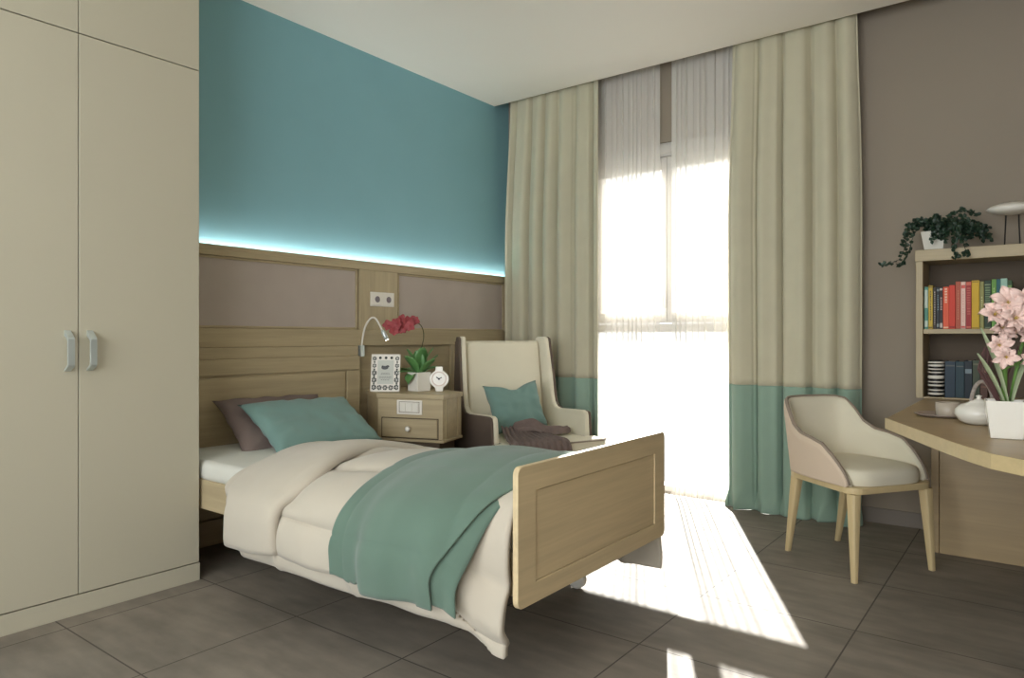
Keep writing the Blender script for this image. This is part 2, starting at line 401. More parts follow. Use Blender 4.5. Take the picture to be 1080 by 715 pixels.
for x, ys in ((.50, (2.0, 2.3)), (1.60, (2.0,)), (1.74, (2.37,))):
    for y in ys:
        b = B(); tube(b, [(x, y, .378), (x, y, .075)], .022, 16); lg = obj('leg', b, M['white'], bed, smooth=False)
        b = B(); R = Matrix.Rotation(pi/2, 4, 'X')
        lathe(b, [(0, -.016), (.03, -.016), (.038, -.01), (.038, .01), (.03, .016), (0, .016)], 24, (x, y, .038), R)
        obj('caster_wheel', b, M['white'], lg)

mt = B(); box(mt, HX+.036, 2.06, 1.520, 2.385, .399, .487)
tag(obj('mattress', mt, M['mattress'], None, bevel=.035, seg=5, smooth=True), 'thin white mattress on the oak bed frame', 'mattress')

# duvet ---------------------------------------------------------------
def dsec(X):
    foot = sm(1.8, 2.06, X); head = 1-sm(.7, 1.2, X)
    top = .545 + .055*sm(1.25, 1.9, X) - .044*head
    yb = 1.375 + .108*foot + .02*head + .008*sin(X*9)
    hem = .225 - .075*foot**2 + .006*sin(X*11+1) - .012*head
    shf = .0*foot
    cu_ = 1-foot
    return [(yb+.085*cu_-.002, hem+.035*cu_), (yb+.05*cu_-.003, hem+.004+.02*foot), (yb+.018*cu_, hem+.02+.03*foot), (yb+.002, hem+.09), (yb+.0+shf*.2, hem+.19-.01), (yb+.04, top-.095), (yb+.13, top-.04), (yb+.28, top),
            (1.90, top-.002), (2.2, top-.065), (2.34, top-.13), (2.40, top-.18), (2.425-.02*foot, .34), (2.44-.035*foot, .22), (2.45-.04*foot, .13)]
def draw(X, s):
    y, z = catmull([(p[0], p[1], 0) for p in dsec(X)], s)[:2]
    return Vector((X, y, z))
def dnorm(X, s):
    e = .004
    tx = draw(X+e, s)-draw(X-e, s); ts = draw(X, min(1, s+e))-draw(X, max(0, s-e))
    n = tx.cross(ts).normalized()
    return n if n.z > -.9 and (n.z > .02 or True) else n
def dpt(X, s, off=0, puff=1):
    p = draw(X, s); n = dnorm(X, s)
    if s < .5 and n.y > 0 and abs(n.y) > abs(n.z): n = -n
    if n.z < -.2: n = -n
    if s > .6 and n.y < 0 and abs(n.y) > .5: n = -n
    a = abs(sin(pi*(X-.82)/.37)); c = abs(sin(pi*(s*5.4+.45)))
    q = (a**.45)*(c**.45)
    d = .050*(q-.5)*puff + .010*nz(X*4, s*7, 1)*puff + .006*nz(X*11, s*16, 5)*puff
    d *= .25+.75*sm(.06, .2, s)
    return p + n*(d+off)
def headX(s):       # where the duvet starts towards the pillows
    return lerp(.88, .76, sm(.28, .40, s)) - .08*sm(.44, .62, s) + .012*sin(s*30)
b = B()
grid(b, lambda u, v: dpt(lerp(headX(v)+.03, 2.074, u), v, 0), 120, 110)
dv = obj('duvet', b, M['duvet'], None, smooth=True, solid=.02)
tag(dv, 'puffy cream quilted duvet spread over the bed and hanging down its side', 'duvet')
def flapX(s):
    return lerp(1.20, 1.24, sm(.1, .3, s)) - .11*sm(.40, .6, s) + .02*sin(s*17)
def flap(u, v):
    x0, x1 = headX(v), flapX(v)
    X = lerp(x0, x1, u)
    e = max(0, 1-(2*u-1)**8)**.5
    vv = v
    p = dpt(X, max(0, vv), .008+.034*e, .25)
    p.z += .004*nz(X*8, v*13, 2)
    return p
b = B(); grid(b, flap, 40, 90)
fl = obj('turned_down_edge', b, M['duvet'], dv, smooth=True, solid=.012)

# green blanket -------------------------------------------------------
def blk(u, v, under=0):
    s0 = .175 + (.0 if not under else .01); s = lerp(s0, .80, v)
    drop = 1-sm(.24, .44, s)
    xl = 1.50 + .02*sin(s*9) + .03*(1-drop)
    xr = lerp(2.052, 1.90, drop**.8)
    if under: xl = 1.75; xr = lerp(2.060, 1.965, drop**.8)
    X = lerp(xl, xr, u)
    p = dpt(X, max(0, s + (0.028*(1-sm(0, .22, u)) if not under else 0)*(1-sm(0,.2,v))), .012 if under else .024, .3)
    w = (sin(X*26+1.2*sin(s*5))*.019 + sin(X*61)*.004 + .006*nz(X*12, s*3, 3))*(.2+.8*drop)
    p.y -= (w + .026)*drop
    p.z += w*(1-drop)*.6
    return p
b = B(); grid(b, blk, 90, 90)
bl = obj('blanket', b, M['green_blanket'], None, smooth=True, solid=.008)
tag(bl, 'sage green blanket laid across the foot of the bed', 'blanket')
b = B(); grid(b, lambda u, v: blk(u, v, 1), 24, 90)
obj('folded_under_layer', b, M['green_blanket'], bl, smooth=True, solid=.006)

# pillows -------------------------------------------------------------
def frame_m(tl, tr, bl_, br):
    tl, tr, bl_, br = map(Vector, (tl, tr, bl_, br))
    c = (tl+tr+bl_+br)/4; x = ((tr-tl)+(br-bl_)).normalized(); y = ((tl-bl_)+(tr-br)); y = (y-x*y.dot(x)).normalized(); z = x.cross(y)
    m = Matrix.Identity(4)
    for i in range(3): m[i][0], m[i][1], m[i][2], m[i][3] = x[i], y[i], z[i], c[i]
    return m
mp_ = frame_m((.135, 1.76, .685), (.135, 2.38, .67), (.36, 1.72, .475), (.36, 2.34, .475))
b = B(); cushion(b, .60, .36, .12, mp_, .012, 3)
tag(obj('pillow', b, M['mauve'], None, smooth=True), 'mauve brown pillow leaning on the headboard behind the teal one', 'pillow')
tp_ = frame_m((.25, 1.89, .68), (.23, 2.44, .67), (.54, 1.82, .485), (.50, 2.37, .48))
b = B(); cushion(b, .65, .36, .11, tp_, .012, 11)
tag(obj('pillow', b, M['green_pillow'], None, smooth=True), 'teal green pillow at the front of the bed head', 'pillow')

# ------------------------------------------------------------------ reading lamp
rl = thing('reading_lamp', 'white gooseneck reading lamp curving up from the wall beside the headboard', 'lamp', (PX, 2.70, .90))
b = B(); box(b, PX, PX+.03, 2.688, 2.715, .885, .952); obj('wall_bracket', b, M['chrome'], rl, bevel=.004)
cp = [(.062, 2.70, .94), (.07, 2.704, 1.0), (.085, 2.71, 1.062), (.11, 2.725, 1.105), (.135, 2.738, 1.110), (.155, 2.750, 1.078), (.165, 2.762, 1.045), (.172, 2.768, 1.028)]
b = B(); tube(b, [catmull(cp, i/30) for i in range(31)], .0055, 8); obj('gooseneck', b, M['white'], rl, smooth=True)
a, c = Vector((.168, 2.764, 1.04)), Vector((.186, 2.784, .985)); 
b = B(); tube(b, [a, a.lerp(c, .2), a.lerp(c, .8), c], [.007, .013, .014, .012], 14); obj('lamp_head', b, M['chrome'], rl, smooth=True)
b = B(); tube(b, [c-(c-a)*.01, c+(c-a).normalized()*.004], .011, 14); obj('lamp_lens', b, emit('small lamp glow', (1, .93, .8), 3), rl)

# ------------------------------------------------------------------ nightstand
NB = Vector((.286, 2.615, 0)); na = radians(19.2)
ns = thing('nightstand', 'oak nightstand with an angled front between the bed and the armchair', 'nightstand', NB, na)
NP = [(-.188, .208), (0, 0), (.404, 0), (.417, .241), (.20, .40), (-.075, .50)]
def inset(pts, d):
    c = Vector((sum(p[0] for p in pts)/len(pts), sum(p[1] for p in pts)/len(pts)))
    return [tuple(Vector(p)+(c-Vector(p)).normalized()*d) for p in pts]
b = B(); prism(b, NP, .664, .69); obj('top', b, M['oak_x'], ns, bevel=.003, world=False)
b = B(); prism(b, inset(NP, .010), .445, .6635); obj('body', b, M['oak_x'], ns, bevel=.002, world=False)
b = B(); prism(b, inset(NP, .002), .429, .4445); obj('bottom_moulding', b, M['oak_x'], ns, bevel=.004, world=False)
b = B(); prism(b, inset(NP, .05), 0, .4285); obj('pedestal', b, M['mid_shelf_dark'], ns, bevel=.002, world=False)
NPi = inset(NP, .010); f0 = NPi[1]; f1 = NPi[2]
yf = min(f0[1], f1[1])
b = B(); yb_ = yf+.002
def ringbox(bm, x0, x1, z0, z1, y0, y1, t):
    box(bm, x0, x1, y0, y1, z0, z0+t); box(bm, x0, x1, y0, y1, z1-t, z1); box(bm, x0, x0+t, y0, y1, z0+t, z1-t); box(bm, x1-t, x1, y0, y1, z0+t, z1-t)
b = B(); box(b, .035, .365, yb_-.009, yb_+.004, .452, .553); d_ = obj('drawer', b, M['oak_x'], ns, bevel=.003, world=False)
b = B(); ringbox(b, .029, .371, .4465, .559, yb_-.004, yb_+.003, .004); obj('drawer_groove', b, mat('dark joint', (74, 62, 48), .9), ns, world=False)
b = B(); R = Matrix.Rotation(pi/2, 4, 'X'); lathe(b, [(0, 0), (.006, 0), (.006, .01), (.014, .016), (.015, .022), (.010, .028), (0, .029)], 20, (.20, yb_-.009, .502), R)
obj('knob', b, M['ceramic'], d_, smooth=True, world=False)['label'] = 'white round knob'
b = B(); box(b, .125, .275, yb_-.008, yb_, .578, .656); sp = obj('switch_plate', b, M['white'], ns, bevel=.002, world=False)
b = B()
for k in range(3): box(b, .145+.038*k, .179+.038*k, yb_-.012, yb_-.008, .594, .642)
obj('switch_rocker', b, M['ceramic'], sp, bevel=.002, world=False)
b = B(); ringbox(b, .139, .261, .588, .648, yb_-.0095, yb_-.008, .003); obj('switch_frame_line', b, M['piping'], sp, world=False)
b = B(); c0 = Vector((*NPi[2], 0)); c1 = Vector((*NPi[3], 0)); t_ = (c1-c0).normalized(); nrm = Vector((t_.y, -t_.x, 0))
for f in (.16, .80):
    b = B(); q = c0.lerp(c1, f); prism(b, [tuple((q-t_*.004+nrm*0)[:2]), tuple((q-t_*.004+nrm*.004)[:2]), tuple((q+t_*.004+nrm*.004)[:2]), tuple((q+t_*.004)[:2])], .447, .662)
    obj('side_moulding', b, M['oak_z'], ns, world=False)
ZT = .6905
# photo frame
fa = radians(32)
pf = thing('picture_frame', 'small white cut-out picture frame with black motifs standing on the nightstand', 'picture frame', (.248, 2.712, ZT), fa)
T = Matrix.Rotation(radians(-8), 4, 'X')
b = B(); fw, fh = .168, .212
ringplate_pts = None
box(b, -fw/2, -fw/2+.006, -.006, .006, 0, fh, T); box(b, fw/2-.006, fw/2, -.006, .006, 0, fh, T); box(b, -fw/2, fw/2, -.006, .006, 0, .006, T); box(b, -fw/2, fw/2, -.006, .006, fh-.006, fh, T)
box(b, -fw/2+.006, fw/2-.006, -.001, .003, .006, fh-.006, T)
obj('frame', b, M['white'], pf, world=False)
b = B()
rr = random.Random(4)
def disc(bm, x, z, r, y, n=12, sq=1):
    lathe(bm, [(0, 0), (r, 0), (r, .002), (0, .002)], n, (0,0,0), T @ Matrix.Translation((x, y, z)) @ Matrix.Rotation(pi/2, 4, 'X') @ Matrix.Diagonal((1, sq, 1, 1)))
cells = []
for k in range(5):
    z = .024+k*.041
    for x in (-.066, .066): cells.append((x, z, .0155 if k < 3 else .012))
for x in (-.033, 0, .033): cells.append((x, .022, .0145)); cells.append((x, .192, .008))
for k in range(4):
    for x in (-.066, .066): cells.append((x, .0445+k*.041, .005))
for x, z, r in cells: disc(b, x, z, r, -.001)
obj('cut_out_pattern', b, mat('dark green black', (34, 42, 36), .6), pf, world=False)
b = B()
for x, z, r in cells:
    if r > .009:
        for k in range(3):
            a = 2*pi*k/3+x*40; box(b, -.0008, .0008, -.0045, -.0032, -r, r, T @ Matrix.Translation((x, 0, z)) @ Matrix.Rotation(a, 4, 'Y'))
obj('cut_out_lace', b, M['white'], pf, world=False)
b = B(); box(b, -.046, .046, -.0045, -.002, .042, .178, T); cd = obj('card', b, mat('grey white card', (196, 198, 190), .7), pf, world=False)
b = B(); disc(b, -.004, .135, .020, -.005, 20, .5); disc(b, .012, .143, .010, -.0052, 14, .6); disc(b, -.016, .142, .007, -.0052, 14, .8); obj('black_motif', b, M['black'], cd, world=False)
b = B()
for z, w_ in ((.103, .022), (.096, .026), (.082, .036), (.074, .034), (.064, .024)):
    x = -w_
    while x < w_-.002:
        l = rr.uniform(.004, .011); box(b, x, min(w_, x+l), -.0055, -.0044, z, z+.0028, T); x += l+.0025
obj('printed_lines', b, mat('grey print', (108, 110, 106), .7), cd, world=False)
b = B(); box(b, -.02, .02, .012, .05, 0, .004); box(b, -.02, .02, .004, .008, 0, .12, Matrix.Translation((0, .045, 0)) @ Matrix.Rotation(radians(18), 4, 'X')); obj('stand', b, M['white'], pf, world=False)

# orchid
oc = thing('potted_orchid', 'crimson orchid in a square white pot on the nightstand', 'potted plant', (.365, 2.868, ZT), radians(-8))
def sqpot(bm, a, t, h, wall=.006, off=0):
    rings = []
    for s, z in ((a, 0), (t, h), (t-wall, h), (t-wall-.002, h-.02)):
        rings.append([bm.verts.new((s*x, s*y, z)) for x, y in ((-1,-1),(1,-1),(1,1),(-1,1))])
    for p, q in zip(rings, rings[1:]):
        for k in range(4): bm.faces.new((p[k], p[(k+1) % 4], q[(k+1) % 4], q[k]))
    bm.faces.new(rings[0][::-1])
    bm.faces.new(rings[-1])
b = B(); sqpot(b, .046, .049, .108); obj('pot', b, M['ceramic'], oc, bevel=.002, world=False)
b = B(); box(b, -.041, .041, -.041, .041, .084, .094); obj('soil', b, M['soil'], oc, world=False)
def leaf(bm, base, dirv, length, width, bend, n=10, lift=.9):
    d = Vector((dirv[0], dirv[1], 0)).normalized(); s = Vector((-d.y, d.x, 0)); base = Vector(base)
    def f(u, v):
        a = lift - bend*u
        # integrate arc
        x = 0; z = 0; k = 8
        for i in range(k):
            t = u*(i+.5)/k; an = lift-bend*t; x += cos(an)*length*u/k; z += sin(an)*length*u/k
        wd_ = width*(min(1, (1.02-u)*3.2)**.6)*min(1, .45+u*1.2)*(v-.5)
        return base + d*x + Vector((0,0,1))*(z + abs(v-.5)*width*.25) + s*wd_
    grid(bm, f, n, 4)
view = Vector((cos(radians(37.2)), sin(radians(37.2))))     # sideways as one looks at the nightstand
dep = Vector((-view.y, view.x))
RZ = Matrix.Rotation(radians(8), 2)
def loc2(a, c): 
    v = view*a+dep*c; v = RZ @ Vector((v.x, v.y)); return (v.x, v.y)
b = B()
for a, c, L_, W_, lf, bd in ((-1, -.15, .13, .045, .55, .9), (-.7, -.7, .13, .05, 1.25, .6), (-.15, -.4, .13, .042, 1.6, .2), (.55, .1, .16, .045, 1.35, .4), (.8, -.5, .13, .04, 1.0, .5), (1, .5, .12, .04, .8, .8), (-.9, .5, .14, .045, .8, 1.2), (-.6, -.5, .10, .045, .5, 2.0), (.25, -.3, .15, .045, 1.5, .25), (-.45, -.2, .15, .045, 1.35, .35), (.9, .1, .14, .042, 1.15, .5)):
    x, y = loc2(a, c); leaf(b, (x*.012, y*.012, .09), (x, y), L_*1.05, W_*1.9, bd*1.2, lift=lf)
obj('leaves', b, M['leaf'], oc, smooth=True, solid=.0015, world=False)
def vpt(a, c, z):
    x, y = loc2(a, c); return Vector((x, y, z))
stp = [vpt(.005, 0, .09), vpt(.01, 0, .22), vpt(.025, 0, .30), vpt(.022, 0, .35), vpt(0, 0, .385), vpt(-.05, -.01, .40), vpt(-.11, -.02, .385), vpt(-.165, -.02, .37)]
b = B(); tube(b, [catmull(stp, i/30) for i in range(31)], .0028, 6); obj('flower_stem', b, mat('brown green stem', (82, 84, 48), .6), oc, smooth=True, world=False)
def flower(bm, c, facing, r, petals=5, n=5, cup=.25, seed=0, wid=.8, ruf=0):
    f = Vector(facing).normalized(); up = Vector((0,0,1)) if abs(f.z) < .9 else Vector((1,0,0)); s = f.cross(up).normalized(); t = s.cross(f)
    c = Vector(c)
    for k in range(petals):
        a = 2*pi*k/petals+seed; d = s*cos(a)+t*sin(a); w = s*(-sin(a))+t*cos(a)
        rr_ = r*(1+.12*sin(seed*7+k*3))
        def g(u, v):
            ww = rr_*wid*(sin(pi*min(1, .12+u*.86))**.8)*(v-.5)
            return c + d*rr_*u*(1+ruf*sin(k*5+seed)) + w*ww + f*(rr_*ruf*sin(v*9+u*7+k) + rr_*cup*(sin(u*2.6)) + rr_*.16*abs(v-.5)*2*u)
        grid(bm, g, n, 4)
for k, (a, z, r, sd) in enumerate(((-.172, .375, .034, 0), (-.138, .345, .030, 1), (-.118, .385, .034, 2), (-.088, .360, .034, 3), (-.062, .400, .034, 4), (-.045, .372, .033, 5), (-.020, .402, .031, 6), (-.095, .412, .026, 7))):
    b = B(); p = vpt(a, -.03-.008*(k % 3), z); fx = vpt(.3*sin(sd*2), -1, .2*cos(sd))
    flower(b, p, fx, r, 5, cup=.15, seed=sd, wid=.95)
    fo = obj('flower', b, M['red_petal'], oc, smooth=True, solid=.001, world=False)
b = B(); p = vpt(-.075, -.03, .43); tube(b, [vpt(-.07, 0, .40), vpt(-.072, -.01, .415), vpt(-.074, -.01, .428)], [.002, .005, .001], 6); obj('flower_bud', b, M['red_petal'], oc, world=False)

# table clock
ck = thing('table_clock', 'white table clock with small dark hands beside the orchid pot', 'clock', (.488, 2.905, ZT), radians(37))
R = Matrix.Rotation(pi/2, 4, 'X')
cl = [(-.020, 0), (.022, 0), (.024, .022), (.040, .036), (.052, .052), (.056, .072), (.052, .090), (.040, .105), (.022, .118), (.020, .142), (-.020, .142), (-.022, .118), (-.040, .105), (-.052, .090), (-.056, .072), (-.052, .052), (-.040, .036), (-.024, .022)]
b = B(); prism(b, [(p[0], p[1]) for p in cl], -.014, .014, R); obj('case', b, M['ceramic'], ck, bevel=.004, world=False)
b = B(); lathe(b, [(0, 0), (.036, 0), (.038, .003), (.042, .004), (.042, 0)], 32, (0, -.0135, .072), R); obj('dial', b, mat('pink white dial', (214, 196, 186), .5), ck, world=False)
b = B(); box(b, -.003, .003, -.0185, -.0165, 0, .019, Matrix.Translation((0, 0, .072)) @ Matrix.Rotation(radians(-55), 4, 'Y')); box(b, -.0025, .0025, -.019, -.017, 0, .018, Matrix.Translation((0, 0, .072)) @ Matrix.Rotation(radians(60), 4, 'Y')); lathe(b, [(0, 0), (.006, 0), (.006, .003), (0, .003)], 12, (0, -.0165, .072), R)
obj('hands', b, M['black'], ck, world=False)

# ------------------------------------------------------------------ armchair (front is local -y)
AU = Vector((.375, .927, 0)).normalized(); AW = Vector((.927, -.375, 0))
AO = Vector((.318, 3.200, 0)) + AU*.331
ACS = 1.10
ac = thing('armchair', 'cream wingback armchair with dark brown outer sides in the corner by the curtain', 'armchair', AO, atan2(AU.y, AU.x))
def arc_pts(ctrl, n=24): return [tuple(catmull([(p[0], p[1], 0) for p in ctrl], i/n)[:2]) for i in range(n+1)]
side = [(.02, .13), (-.01, .985)] + [(-.03, 1.0), (-.085, 1.0)] + [(-.10, .99), (-.115, .90), (-.14, .75), (-.155, .64), (-.17, .585), (-.195, .557), (-.24, .548), (-.38, .553), (-.49, .556), (-.515, .548), (-.522, .52), (-.53, .40), (-.535, .25), (-.53, .13)]
def flare(bm, sx):
    for v in bm.verts: v.co.x -= sx*.036*max(0, min(1, (v.co.y+.15)/.16))
for sx in (-1, 1):
    b = B(); prism_x(b, side, sx*.315, sx*.300); flare(b, sx); obj('outer_side', b, M['brown_up'], ac, bevel=.004, world=False)['label'] = 'dark brown outer side'
    b = B(); sd2 = [(y-.003, z+.003 if z > .3 else z) for y, z in side]
    prism_x(b, sd2, sx*.2995, sx*.270); flare(b, sx); obj('wing_and_arm', b, M['cream_up'], ac, bevel=.012, seg=4, world=False)
b = B(); prism_x(b, [(.03, .13), (.0, .96), (-.02, .975), (-.05, .975), (-.065, .96), (-.14, .40), (-.12, .13)], -.240, .240); obj('backrest', b, M['cream_up'], ac, bevel=.012, seg=4, world=False)
b = B(); prism_x(b, [(.045, .13), (.012, .972), (.001, .972), (.031, .13)], -.279, .279); obj('outer_back', b, M['brown_up'], ac, bevel=.003, world=False)
b = B(); box(b, -.262, .262, -.60, -.13, .13, .295); obj('seat_base', b, M['cream_up'], ac, bevel=.01, seg=3, world=False)
b = B(); box(b, -.262, .262, -.615, -.60, .13, .29); prism(b, [(-.262, -.6155), (.262, -.6155), (.262, -.655), (-.262, -.655)], .13, .295); obj('front_rail', b, M['cream_up'], ac, bevel=.006, world=False)
cpoly = [(-.225, -.125), (-.258, -.18), (-.258, -.538), (-.312, -.542), (-.316, -.655), (-.29, -.68), (.29, -.68), (.316, -.655), (.312, -.542), (.258, -.538), (.258, -.18), (.225, -.125)]
b = B(); prism(b, cpoly, .297, .412); sc_ = obj('seat_cushion', b, M['cream_up'], ac, bevel=.016, seg=4, world=False)
b = B(); pp = [(x*1.004, y-.002*(1 if y < -.6 else 0), .404) for x, y in cpoly[1:-1]]; tube(b, pp, .0045, 8); obj('piping', b, M['piping'], sc_, world=False)
for x in (-.26, .26):
    for y in (-.03, -.56):
        b = B(); tube(b, [(x, y, .13), (x, y, 0)], [.02, .013], 12); obj('leg', b, M['oak_chair'], ac, world=False)
ac.scale = (ACS, 1, 1); AM = ROOTM[ac.name] @ Matrix.Diagonal((ACS, 1, 1, 1))
# teal cushion on the armchair
b = B(); m = AM @ Matrix.Translation((-.025, -.262, .575)) @ Matrix.Rotation(radians(-4), 4, 'Y') @ Matrix.Rotation(radians(68), 4, 'X')
cushion(b, .345, .31, .13, m, .012, 5, pinch=.13, chop=.035)
tag(obj('cushion', b, M['green_pillow'], None, smooth=True), 'teal green square cushion leaning in the wingback armchair', 'cushion')
# throw
def thr(u, v):
    # v: back -> front over the seat edge; u: across
    path = [(-.33, .47), (-.38, .44), (-.48, .424), (-.58, .423), (-.655, .421), (-.690, .405), (-.697, .34), (-.700, .26), (-.705, .20)]
    y, z = catmull([(p[0], p[1], 0) for p in path], v)[:2]
    x0 = lerp(-.16, -.285, sm(0, .5, v)); x1 = lerp(.06, .07, v)
    x = lerp(x0, x1, u)
    w = .006*sin(u*62+v*2) + .004*nz(u*6, v*6, 9)
    w2 = sm(.5, .7, v)
    return AM @ Vector((x + .01*sin(v*6+u*2), y - abs(w+.006)*w2, z + (w+.009)*(1-w2)))
b = B(); grid(b, thr, 110, 50)
th = obj('throw_blanket', b, M['throw'], None, smooth=True, solid=.004)
tag(th, 'dark plum knitted throw draped over the armchair seat', 'throw')
def tail(u, v):
    x = lerp(-.10, .21, u); 
    y = -.335 - .05*sin(u*3) + lerp(-.05, .05, v)*(1-.4*u) - .10*u
    z = .435 + .045*(sin(v*pi)**1)*(1-.6*u) + .016*sin(v*13+u*6)*(1-u*.4) + .012*nz(u*7, v*5, 2) + .035*math.exp(-((u-.3)/.13)**2)*sin(v*pi)
    return AM @ Vector((x, y, max(z, .419)))
b = B(); grid(b, tail, 50, 36)
obj('gathered_end', b, M['throw'], th, smooth=True, solid=.005)

# ------------------------------------------------------------------ curtains
def curtain(name, label, x0t, x0b, x1t, x1b, yc, amp, folds, seed, split, zt=2.93, mats=('curtain', 'curtain_low'), puddle=.05, bulge=0):
    def F(u, z):
        h = 1-z/zt
        xa = lerp(x0t, x0b, sm(0, .45, h)); xb = lerp(x1t, x1b, sm(0, .45, h))
        ph = u*folds*2*pi + .8*sin(u*5+seed) + .35*sin(u*11+seed*2) + .25*sin(h*2.2+seed+u*3)
        k = .45+.55*sm(0, .35, h)
        q = sin(ph); q = math.copysign(abs(q)**.7, q)
        y = amp*k*(.85*q + .22*sin(2*ph+seed+u*7) + .2*nz(u*9, h*2, seed))
        x = lerp(xa, xb, u) + .44*amp*cos(ph)*(.6+.4*k)
        fl = sm(.12, 0, z) if False else (1-sm(0, .13, z))
        y -= puddle*fl*(.65+.5*nz(u*12, 0, seed)+.25*sin(ph*1.7))
        x += .02*fl*sin(ph*2+1)
        zz = z
        return Vector((x, yc+y, max(.0015, zz)))
    return F
def build_curtain(F, label, n, z0, zt, split=None, mats=('curtain', 'curtain_low'), name='curtain', top_inset=0, solid=.006, cat='curtain', loc=None):
    c = F(.5, .5)
    r = thing(name, label, cat, (c.x, c.y, 0))
    def part(nm, za, zb, m, nv):
        b = B(); grid(b, lambda u, v: F(u, lerp(za, zb, v)), n, nv); return obj(nm, b, M[m], r, smooth=True, solid=solid)
    if split:
        part('upper_cloth', split, zt, mats[0], 60); lo = part('lower_band', z0, split, mats[1], 60); lo['label'] = 'sage green lower band'
    else: part('cloth', z0, zt, mats[0], 60)
    b = B(); p0 = F(0, zt); p1 = F(1, zt); box(b, p0.x, p1.x, p0.y-.012+ (c.y-p0.y), p0.y+.012+(c.y-p0.y), zt-.02, zt+.045); obj('heading_rail', b, M['white'], r)
    return r
FR = curtain('curtain', '', 1.755, 1.72, 2.425, 2.445, 4.068, .043, 5.2, 1.3, .72)
build_curtain(FR, 'cream and sage floor length curtain right of the window', 260, .0, 2.93, .722)
FL = curtain('curtain', '', .11, .06, .862, .868, 4.068, .041, 5.6, 4.1, .72)
build_curtain(FL, 'cream and sage floor length curtain left of the window, behind the armchair', 260, .0, 2.93, .722)
def sheer(x0, x1, seed, folds):
    def F(u, z):
        h = 1-z/2.93
        ph = u*folds*2*pi + 2.2*sin(u*7+seed) + .9*sin(u*17+seed) + .3*sin(h*2+seed)
        y = .012*(cos(ph)+.25*sin(2.3*ph+seed))
        x = lerp(x0, x1, u) + .0105*sin(ph)
        return Vector((x, 4.142+y - .015*(1-sm(0, .12, z)), max(.0015, z)))
    return F
build_curtain(sheer(.80, 1.25, 2.2, 11), 'left panel of sheer white curtain over the window', 220, .0, 2.93, None, ('sheer',), 'sheer_curtain', solid=0, cat='curtain')
build_curtain(sheer(1.352, 1.80, 5.7, 11), 'right panel of sheer white curtain over the window', 220, .0, 2.93, None, ('sheer',), 'sheer_curtain', solid=0, cat='curtain')

# ------------------------------------------------------------------ desk
dk = thing('desk', 'oak desk with a slanting front edge under the bookcase at the right', 'desk', (3.4, 3.5, 0))
edge = [(2.757, 2.897), (2.85, 2.70), (2.93, 2.53), (3.012, 2.36), (3.06, 2.27), (3.115, 2.18), (3.19, 2.11), (3.30, 2.06), (3.5, 2.02), (3.85, 2.0)]
DP = [(2.757, WY-.003), (2.757, 2.897)] + edge[1:] + [(3.85, WY-.003)]
b = B(); prism(b, DP, .662, .70)
o = obj('desktop', b, M['oak_desk'], dk, bevel=.002)
b = B(); c_ = [Vector((x, y, 0)) for x, y in DP[1:-1]]
outer = []; inner = []
for i, p in enumerate(c_):
    t = (c_[min(i+1, len(c_)-1)]-c_[max(i-1, 0)]).normalized(); n = Vector((t.y, -t.x, 0)) 
    if n.x > 0 and n.y > 0: n = -n
    outer.append(p+Vector((-abs(t.y), -abs(t.x), 0))*.003); inner.append(p+Vector((-abs(t.y), -abs(t.x), 0))*.0004)
def band(u, v):
    i = u*(len(outer)-1); k = min(int(i), len(outer)-2); q = outer[k].lerp(outer[k+1], i-k); return Vector((q.x, q.y, lerp(.661, .7005, v)))
grid(b, band, (len(outer)-1)*4, 1)
obj('edge_banding', b, M['oak_desk_edge'], dk, solid=.004)
b = B(); box(b, 2.838, 3.82, 3.765, 3.81, 0, .6615); obj('pedestal_panel', b, M['oak_desk'], dk, bevel=.002)
b = B(); box(b, 2.805, 2.836, 3.765, 4.17, 0, .6615); obj('pedestal_side', b, M['oak_desk'], dk, bevel=.002)
b = B(); tube(b, [(3.72, 2.2, .6615), (3.72, 2.2, 0)], .03, 20); obj('leg', b, M['chrome'], dk)

# bookcase
bc = thing('bookcase', 'low open oak bookcase standing on the desk against the taupe wall', 'bookcase', (3.3, 4.05, .70))
SX0, SX1, SY = 2.718, 3.84, 3.93
SX0 = 2.722
b = B(); box(b, SX0, SX0+.03, SY, WY-.004, .702, 1.37); obj('side_panel', b, M['oak_z'], bc, bevel=.002)
b = B(); box(b, SX1-.03, SX1, SY, WY-.004, .702, 1.37); obj('side_panel', b, M['oak_z'], bc, bevel=.002)
b = B(); box(b, SX0-.003, SX1+.003, SY-.004, WY-.004, 1.3705, 1.426); obj('top', b, M['oak_x'], bc, bevel=.002)
b = B(); box(b, SX0+.031, SX1-.031, SY+.006, WY-.01, 1.016, 1.039); obj('shelf', b, M['oak_x'], bc, bevel=.002)
b = B(); box(b, SX0+.031, SX1-.031, SY+.006, WY-.01, .7015, .708); obj('shelf', b, M['oak_x'], bc)
b = B(); box(b, SX0+.031, SX1-.031, WY-.009, WY-.0045, .708, 1.37); obj('back_panel', b, M['mid_shelf_dark'], bc)

